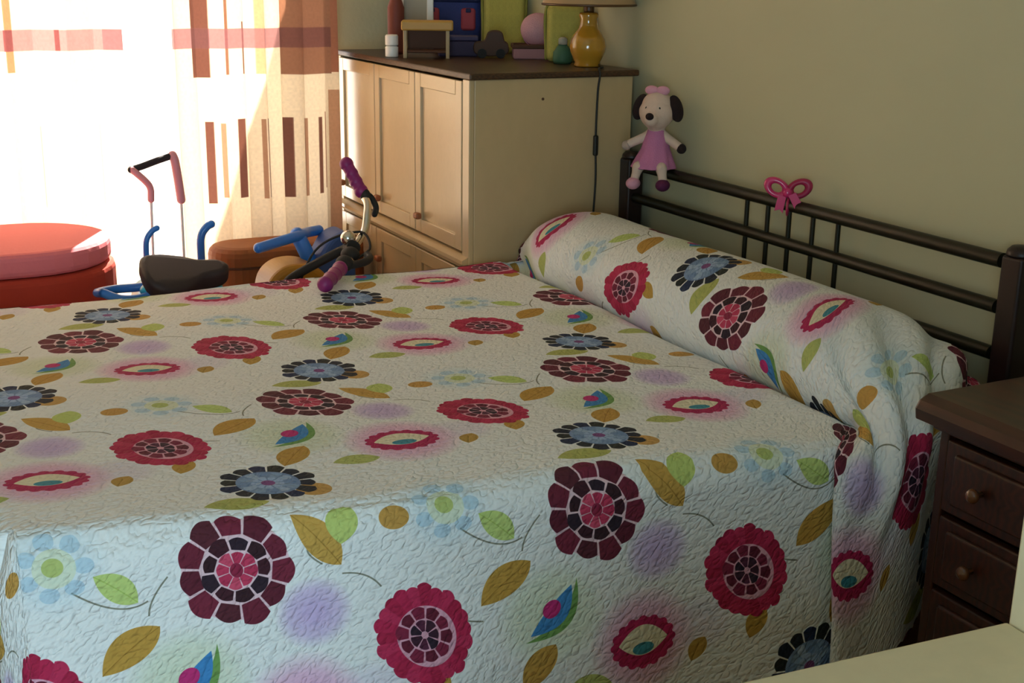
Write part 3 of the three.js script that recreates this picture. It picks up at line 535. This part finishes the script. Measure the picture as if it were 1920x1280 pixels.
// blue ride-on with two curved posts
const ride = thing('ride_on_toy', 'bright blue plastic ride on toy with two curved posts behind the bicycle saddle', 'toy', [0, 0, 0]);
{
  const z = -3.85;
  part(ride, 'body', extrude(smoothOutline([[0.69, 0.2], [0.69, 0.36], [0.705, 0.43], [0.74, 0.44], [0.79, 0.4], [0.85, 0.42], [0.89, 0.46], [0.92, 0.42], [0.92, 0.3], [0.9, 0.16], [0.8, 0.13], [0.7, 0.15]]), 0.1, 0.018).translate(0, 0, z - 0.05), M.cyan);
  for (const dx of [0, 0.164]) part(ride, 'post', tube([[0.722 + dx, 0.42, z], [0.721 + dx, 0.54, z], [0.725 + dx, 0.585, z], [0.742 + dx, 0.61, z], [0.757 + dx, 0.618, z]], dx ? 0.012 : 0.009, 40), M.blue);
  for (const x of [0.745, 0.865]) {
    part(ride, 'axle', rod([x, 0.057, z - 0.09], [x, 0.057, z + 0.09], 0.008), M.chrome);
    part(ride, 'axle_mount', rod([x, 0.057, z], [x, 0.2, z], 0.018), M.blue);
    for (const d of [-0.1, 0.1]) part(ride, 'wheel', merge([new THREE.TorusGeometry(0.04, 0.016, 12, 28), new THREE.CylinderGeometry(0.036, 0.036, 0.026, 24).rotateX(Math.PI / 2)]).translate(x, 0.057, z + d * 0.9), M.rubber);
  }
}
// doll's pushchair
const push = thing('toy_pushchair', "small pink toy pushchair with a dark foam handle in front of the bare glass", 'toy', [0, 0, 0]);
{
  const z = -4.1;
  part(push, 'handle', tube([[0.735, 0.762, z + 0.02], [0.77, 0.769, z + 0.01], [0.82, 0.783, z], [0.872, 0.797, z - 0.005]], 0.011, 24), M.darkFoam);
  const ta = part(push, 'tube', rod([0.888, 0.66, z], [0.895, 0.09, z - 0.05], 0.0045), M.white), tb = part(push, 'tube', rod([0.79, 0.67, z + 0.02], [0.79, 0.09, z - 0.05], 0.0045), M.white);
  part(ta, 'sleeve', tube([[0.87, 0.797, z - 0.005], [0.875, 0.78, z], [0.882, 0.72, z], [0.888, 0.655, z]], 0.0145, 24), M.pinkTube, 'pink sleeve');
  part(tb, 'sleeve', tube([[0.738, 0.762, z + 0.022], [0.775, 0.725, z + 0.025], [0.79, 0.7, z + 0.02], [0.79, 0.665, z + 0.02]], 0.011, 24), M.pinkTube, 'pink sleeve');
  part(push, 'seat', extrude([[0, 0.46], [0.02, 0.46], [0.05, 0.3], [0.12, 0.25], [0.115, 0.23], [0.035, 0.28]], 0.09, 0.003).rotateY(-Math.PI / 2).translate(0.888, 0, z - 0.04), M.white);
  part(push, 'axle', rod([0.765, 0.042, z - 0.05], [0.915, 0.042, z - 0.05], 0.006), M.chrome);
  for (const x of [0.79, 0.895]) { part(push, 'wheel', new THREE.TorusGeometry(0.03, 0.012, 10, 24).rotateY(Math.PI / 2).translate(x, 0.042, z - 0.05), M.rubber); part(push, 'wheel_fork', rod([x, 0.095, z - 0.05], [x, 0.042, z - 0.05], 0.008), M.white); }
}

// ------------------------------------------------------------------ things on the cabinet
const CT = 1.101;
const jar = thing('jar', 'small white lidded jar at the window end of the cabinet top', 'jar', [1.553, CT, -3.94]);
part(jar, 'body', lathe([[0, 0], [0.019, 0], [0.021, 0.004], [0.021, 0.032], [0.017, 0.036], [0, 0.036]], 28), M.white);
part(jar, 'lid', lathe([[0, 0.037], [0.02, 0.037], [0.021, 0.041], [0.021, 0.066], [0.018, 0.071], [0, 0.072]], 28), M.white);
const stool = thing('toy_table', 'small tan wooden toy table with open legs beside the white jar', 'toy', [1.652, CT, -3.88], -0.42);
part(stool, 'tabletop', rbox(0.165, 0.03, 0.1, 0, 0.102, 0, 0.006), M.toyTan);
for (const x of [-0.07, 0.065]) for (const z of [-0.04, 0.04]) part(stool, 'leg', rbox(0.012, 0.088, 0.012, x, 0.044, z, 0.003), M.toyPale);
part(stool, 'shelf', rbox(0.13, 0.008, 0.08, -0.002, 0.022, 0, 0.002), M.brown);
part(stool, 'back_board', rbox(0.13, 0.06, 0.006, -0.002, 0.056, -0.042, 0.002), M.brown);
const fig = thing('bottle', 'reddish brown bottle standing behind the toy table', 'bottle', [1.632, CT, -4.1]);
part(fig, 'body', lathe([[0, 0], [0.026, 0], [0.028, 0.01], [0.028, 0.15], [0.014, 0.19], [0.012, 0.21], [0, 0.21]], 24), M.redBrown);
part(fig, 'cap', lathe([[0, 0.211], [0.015, 0.211], [0.015, 0.24], [0, 0.242]], 20), M.brown);
const fr = thing('picture_frame', 'white picture frame standing between the brown bottle and the blue bag', 'frame', [1.715, CT, -4.13], -0.5);
part(fr, 'border', merge([rbox(0.022, 0.26, 0.016, -0.05, 0.13, 0), rbox(0.022, 0.26, 0.016, 0.05, 0.13, 0), rbox(0.08, 0.022, 0.016, 0, 0.011, 0), rbox(0.08, 0.022, 0.016, 0, 0.249, 0)]), M.white);
part(fr, 'backing', rbox(0.09, 0.23, 0.008, 0, 0.13, -0.004, 0.002), M.paleGrey);
part(fr, 'stand', rbox(0.03, 0.14, 0.006, 0, 0.07, -0.03, 0.002).rotateX(-0.12), M.paleGrey);
const bag = thing('toy_bag', 'dark blue bag with two red pockets standing at the back of the cabinet top', 'bag', [1.87, CT, -4.19], -0.42);
part(bag, 'body', rbox(0.215, 0.26, 0.1, 0, 0.13, 0, 0.03, 4), M.bagBlue);
part(bag, 'flap', rbox(0.215, 0.1, 0.03, 0, 0.215, 0.045, 0.014, 3), M.bagDark);
for (const x of [-0.062, 0.062]) { const p = part(bag, 'pocket', rbox(0.05, 0.075, 0.022, x, 0.11, 0.053, 0.01, 3), M.bagRed, 'red pocket'); part(p, 'buckle', rbox(0.018, 0.014, 0.008, x, 0.14, 0.066, 0.003), M.bagDark); }
part(bag, 'handle', tube([[-0.05, 0.255, 0], [-0.045, 0.295, 0], [0.045, 0.295, 0], [0.05, 0.255, 0]], 0.009, 24), M.bagDark);
const bx = thing('storage_box', 'low dark purple box in front of the blue bag', 'box', [1.79, CT, -3.95], -0.42);
part(bx, 'tray', rbox(0.13, 0.05, 0.09, 0, 0.025, 0, 0.006), std(0x3d3352, 0.7));
part(bx, 'lid', rbox(0.135, 0.014, 0.095, 0, 0.058, 0, 0.004), std(0x4a4266, 0.7));
function cushionToy(name, label, pos, turn, w, h, d, lean) {
  const o = thing(name, label, 'cushion', pos, turn), g = rbox(w, h, d, 0, h / 2, 0, 0.022, 5), p = g.attributes.position;
  for (let i = 0; i < p.count; i++) { const x = p.getX(i) / (w / 2), y = p.getY(i) / (h / 2) - 1, z = p.getZ(i); p.setZ(i, z * (1 + 0.25 * (1 - x * x) * (1 - y * y))); }
  g.computeVertexNormals(); g.rotateX(lean);
  part(o, 'cover', g, M.yellowCloth);
  part(o, 'piping', tube([[-w / 2, 0.01, 0], [-w / 2, h - 0.01, 0], [0, h, 0], [w / 2, h - 0.01, 0], [w / 2, 0.01, 0]].map(([x, y, z]) => [x, y * Math.cos(lean), y * Math.sin(lean)]), 0.005, 60), M.oliveCloth);
  return o;
}
const cuA = cushionToy('cushion', 'larger plain yellow cushion standing behind the pink ball', [2.0, CT, -4.03], -0.42, 0.14, 0.25, 0.045, -0.06);
const cuB = cushionToy('cushion', 'smaller plain yellow cushion leaning behind the amber lamp', [2.005, CT, -3.6], -0.46, 0.125, 0.175, 0.04, -0.1);
const tray = thing('toy_tray', 'dark brown toy tray with dusty pink sides under the pink ball', 'tray', [1.985, CT, -3.765], -0.42);
part(tray, 'base', rbox(0.15, 0.035, 0.1, 0.0, 0.018, 0, 0.005), M.dustyPink);
part(tray, 'rim', merge([rbox(0.16, 0.014, 0.008, 0, 0.04, 0.05), rbox(0.16, 0.014, 0.008, 0, 0.04, -0.05), rbox(0.008, 0.014, 0.1, 0.076, 0.04, 0), rbox(0.008, 0.014, 0.1, -0.076, 0.04, 0)]), M.brown);
const car = thing('toy_car', 'small dark brown toy car at the left of the pink ball', 'toy', [1.855, CT, -3.83], -0.42);
part(car, 'body', extrude(smoothOutline([[-0.05, 0.018], [-0.05, 0.045], [-0.02, 0.052], [-0.005, 0.08], [0.03, 0.08], [0.04, 0.052], [0.05, 0.045], [0.05, 0.018]], 50), 0.035, 0.004).translate(0, 0, -0.017), std(0x4a2d1a, 0.6));
for (const x of [-0.03, 0.03]) for (const z of [-0.022, 0.022]) part(car, 'wheel', new THREE.CylinderGeometry(0.015, 0.015, 0.012, 18).rotateX(Math.PI / 2).translate(x, 0.015, z), M.rubber);
const pb = thing('plush_ball', 'round dusty pink plush ball resting on the brown toy tray', 'toy', [1.992, CT + 0.04, -3.772]);
part(pb, 'ball', ball(0.056, 0.052, 0.046, 0, 0.052, 0, 28), M.dustyPink);
part(pb, 'seam', new THREE.TorusGeometry(0.0535, 0.0015, 6, 40).rotateX(0.2).translate(0, 0.05, 0), M.palePink);
const gt = thing('toy_bottle', 'small green toy bottle in front of the smaller yellow cushion', 'toy', [1.957, CT, -3.535]);
part(gt, 'body', lathe([[0, 0], [0.026, 0], [0.03, 0.01], [0.029, 0.035], [0.018, 0.05], [0.012, 0.058], [0, 0.058]], 24), M.greenToy);
part(gt, 'cap', lathe([[0, 0.058], [0.014, 0.058], [0.014, 0.074], [0.008, 0.08], [0, 0.08]], 20), M.paleGrey);
// lamp
const lamp = thing('table_lamp', 'round amber glazed table lamp with a tan shade on the cabinet top', 'lamp', [1.968, CT, -3.4]);
part(lamp, 'base', lathe([[0, 0], [0.038, 0], [0.041, 0.006], [0.038, 0.014], [0.044, 0.025], [0.053, 0.045], [0.055, 0.062], [0.051, 0.082], [0.04, 0.1], [0.03, 0.112], [0.026, 0.125], [0.026, 0.14], [0.03, 0.15], [0.027, 0.158], [0, 0.16]], 40), M.amber);
part(lamp, 'socket', lathe([[0, 0.158], [0.015, 0.158], [0.016, 0.165], [0.016, 0.2], [0, 0.2]], 20), M.amberDark);
const sh = part(lamp, 'lamp_shade', lathe([[0.138, 0.179], [0.139, 0.181], [0.09, 0.36], [0.088, 0.36], [0.136, 0.181]], 48), M.shade, 'tan fabric shade');
part(sh, 'trim', new THREE.TorusGeometry(0.1385, 0.0035, 8, 60).rotateX(Math.PI / 2).translate(0, 0.181, 0), M.amberDark);
part(lamp, 'harp', merge([rod([0, 0.2, 0], [0, 0.36, 0], 0.004, 8), rod([-0.088, 0.35, 0], [0.088, 0.35, 0], 0.0025, 8), rod([0, 0.35, -0.088], [0, 0.35, 0.088], 0.0025, 8)]), M.chrome);
part(lamp, 'bulb', ball(0.028, 0.035, 0.028, 0, 0.235, 0, 18), M.white);
const lx = 1.968, lz = -3.4;
const cord = part(lamp, 'cord', tube([[0.02, 0.008, 0.035], [0.0, 0.005, 0.09], [-0.03, 0.005, 0.12], [-0.045, 0.004, 0.148], [-0.047, -0.012, 0.157], [-0.05, -0.06, 0.152], [-0.05, -0.2, 0.148], [-0.047, -0.32, 0.15], [-0.052, -0.5, 0.148], [-0.05, -0.8, 0.149], [-0.02, -0.98, 0.15]], 0.0032, 120, 8), M.cord, 'black cord hanging down the cabinet side');
part(cord, 'switch', rbox(0.014, 0.06, 0.014, -0.05, -0.215, 0.149, 0.005, 3), M.cord, 'black inline switch');

// ------------------------------------------------------------------ plush puppy and bow on the headboard
const pup = thing('plush_puppy', 'plush puppy with dark floppy ears in a pink dress sitting on the headboard rail', 'plush toy', [2.0, 0.848, -3.055], -0.85);
{
  const body = (p) => {
    let d = capsule(p, [0, 0.03, 0], [0, 0.085, 0], 0.036, 0.026);
    d = smin(d, capsule(p, [0, 0.155, 0.005], [0, 0.165, 0.0], 0.05, 0.046), 0.02);
    d = smin(d, capsule(p, [0, 0.14, 0.035], [0, 0.138, 0.06], 0.03, 0.02), 0.015);
    for (const s of [-1, 1]) {
      d = smin(d, capsule(p, [s * 0.026, 0.085, 0], [s * 0.075, 0.06, 0.02], 0.013, 0.012), 0.012);
      d = smin(d, capsule(p, [s * 0.022, 0.014, 0.02], [s * 0.034, 0.002, 0.055], 0.017, 0.014), 0.014);
      d = smin(d, capsule(p, [s * 0.034, 0.002, 0.055], [s * 0.042, -0.035, 0.06], 0.013, 0.012), 0.01);
    }
    return d;
  };
  part(pup, 'body', fieldMesh(body, [0, 0.085, 0.02], 0.15, 60), M.plush);
  for (const s of [-1, 1]) {
    part(pup, 'ear', ball(0.02, 0.038, 0.026, 0, -0.02, 0, 18).rotateZ(s * 0.3).translate(s * 0.045, 0.183, -0.004), M.plushDark, 'dark floppy ear');
    part(pup, 'eye', ball(0.005, 0.007, 0.004, s * 0.018, 0.165, 0.047, 12), M.rubber);
    part(pup, 'shoe', ball(0.02, 0.017, 0.026, s * 0.043, -0.042, 0.066, 18), s < 0 ? M.palePink : M.plumCloth, s < 0 ? 'pale pink shoe' : 'plum shoe');
    part(pup, 'paw', ball(0.014, 0.014, 0.013, s * 0.08, 0.057, 0.022, 14), s > 0 ? M.plushDark : M.plush);
    part(pup, 'bow_loop', ball(0.02, 0.013, 0.01, s * 0.016, 0.213, 0.01, 14), M.palePink);
  }
  part(pup, 'nose', ball(0.012, 0.01, 0.009, 0, 0.147, 0.078, 14), M.plushDark);
  const dress = lathe([[0.024, 0.105], [0.032, 0.085], [0.041, 0.05], [0.056, 0.015], [0.062, 0.0], [0.06, -0.002], [0.04, 0.05], [0.03, 0.085]], 40), dp = dress.attributes.position;
  for (let i = 0; i < dp.count; i++) { const a = Math.atan2(dp.getX(i), dp.getZ(i)), k = 1 + 0.07 * Math.sin(a * 9) * sstep(0.08, 0.0, dp.getY(i)); dp.setX(i, dp.getX(i) * k); dp.setZ(i, dp.getZ(i) * k + 0.012 * sstep(0.06, 0, dp.getY(i))); }
  dress.computeVertexNormals();
  part(pup, 'dress', dress, M.pinkDress, 'pink dress');
}
const bow = thing('ribbon_bow', 'glossy hot pink ribbon bow clipped to the middle of the headboard rail', 'bow', [2.013, 0.86, -2.478], -0.75);
{
  for (const s of [-1, 1]) {
    const l = new THREE.TorusGeometry(0.021, 0.009, 10, 28).scale(1.15, 0.8, 1.1).rotateZ(s * 0.5).translate(s * 0.027, 0.014, 0.004);
    part(bow, 'loop', l, s < 0 ? M.hotPink : M.deepPink); part(bow, 'tail', extrude([[0, 0], [0.018, 0.002], [0.026, -0.036], [0.016, -0.03], [0.006, -0.038]], 0.003, 0.001).rotateZ(s * 0.35).translate(s * 0.012 - 0.008, -0.002, 0.016), M.hotPink);
  }
  part(bow, 'knot', ball(0.012, 0.013, 0.012, 0, 0.004, 0.01, 16), M.hotPink);
  part(bow, 'clip', new THREE.TorusGeometry(0.0195, 0.003, 8, 24).rotateY(Math.PI / 2 - 0.0).translate(0.0035, -0.03, 0.016), M.deepPink);
}

scene.traverse((o) => { if (o.isMesh) o.castShadow = o.receiveShadow = true; });
renderer.render(scene, camera);
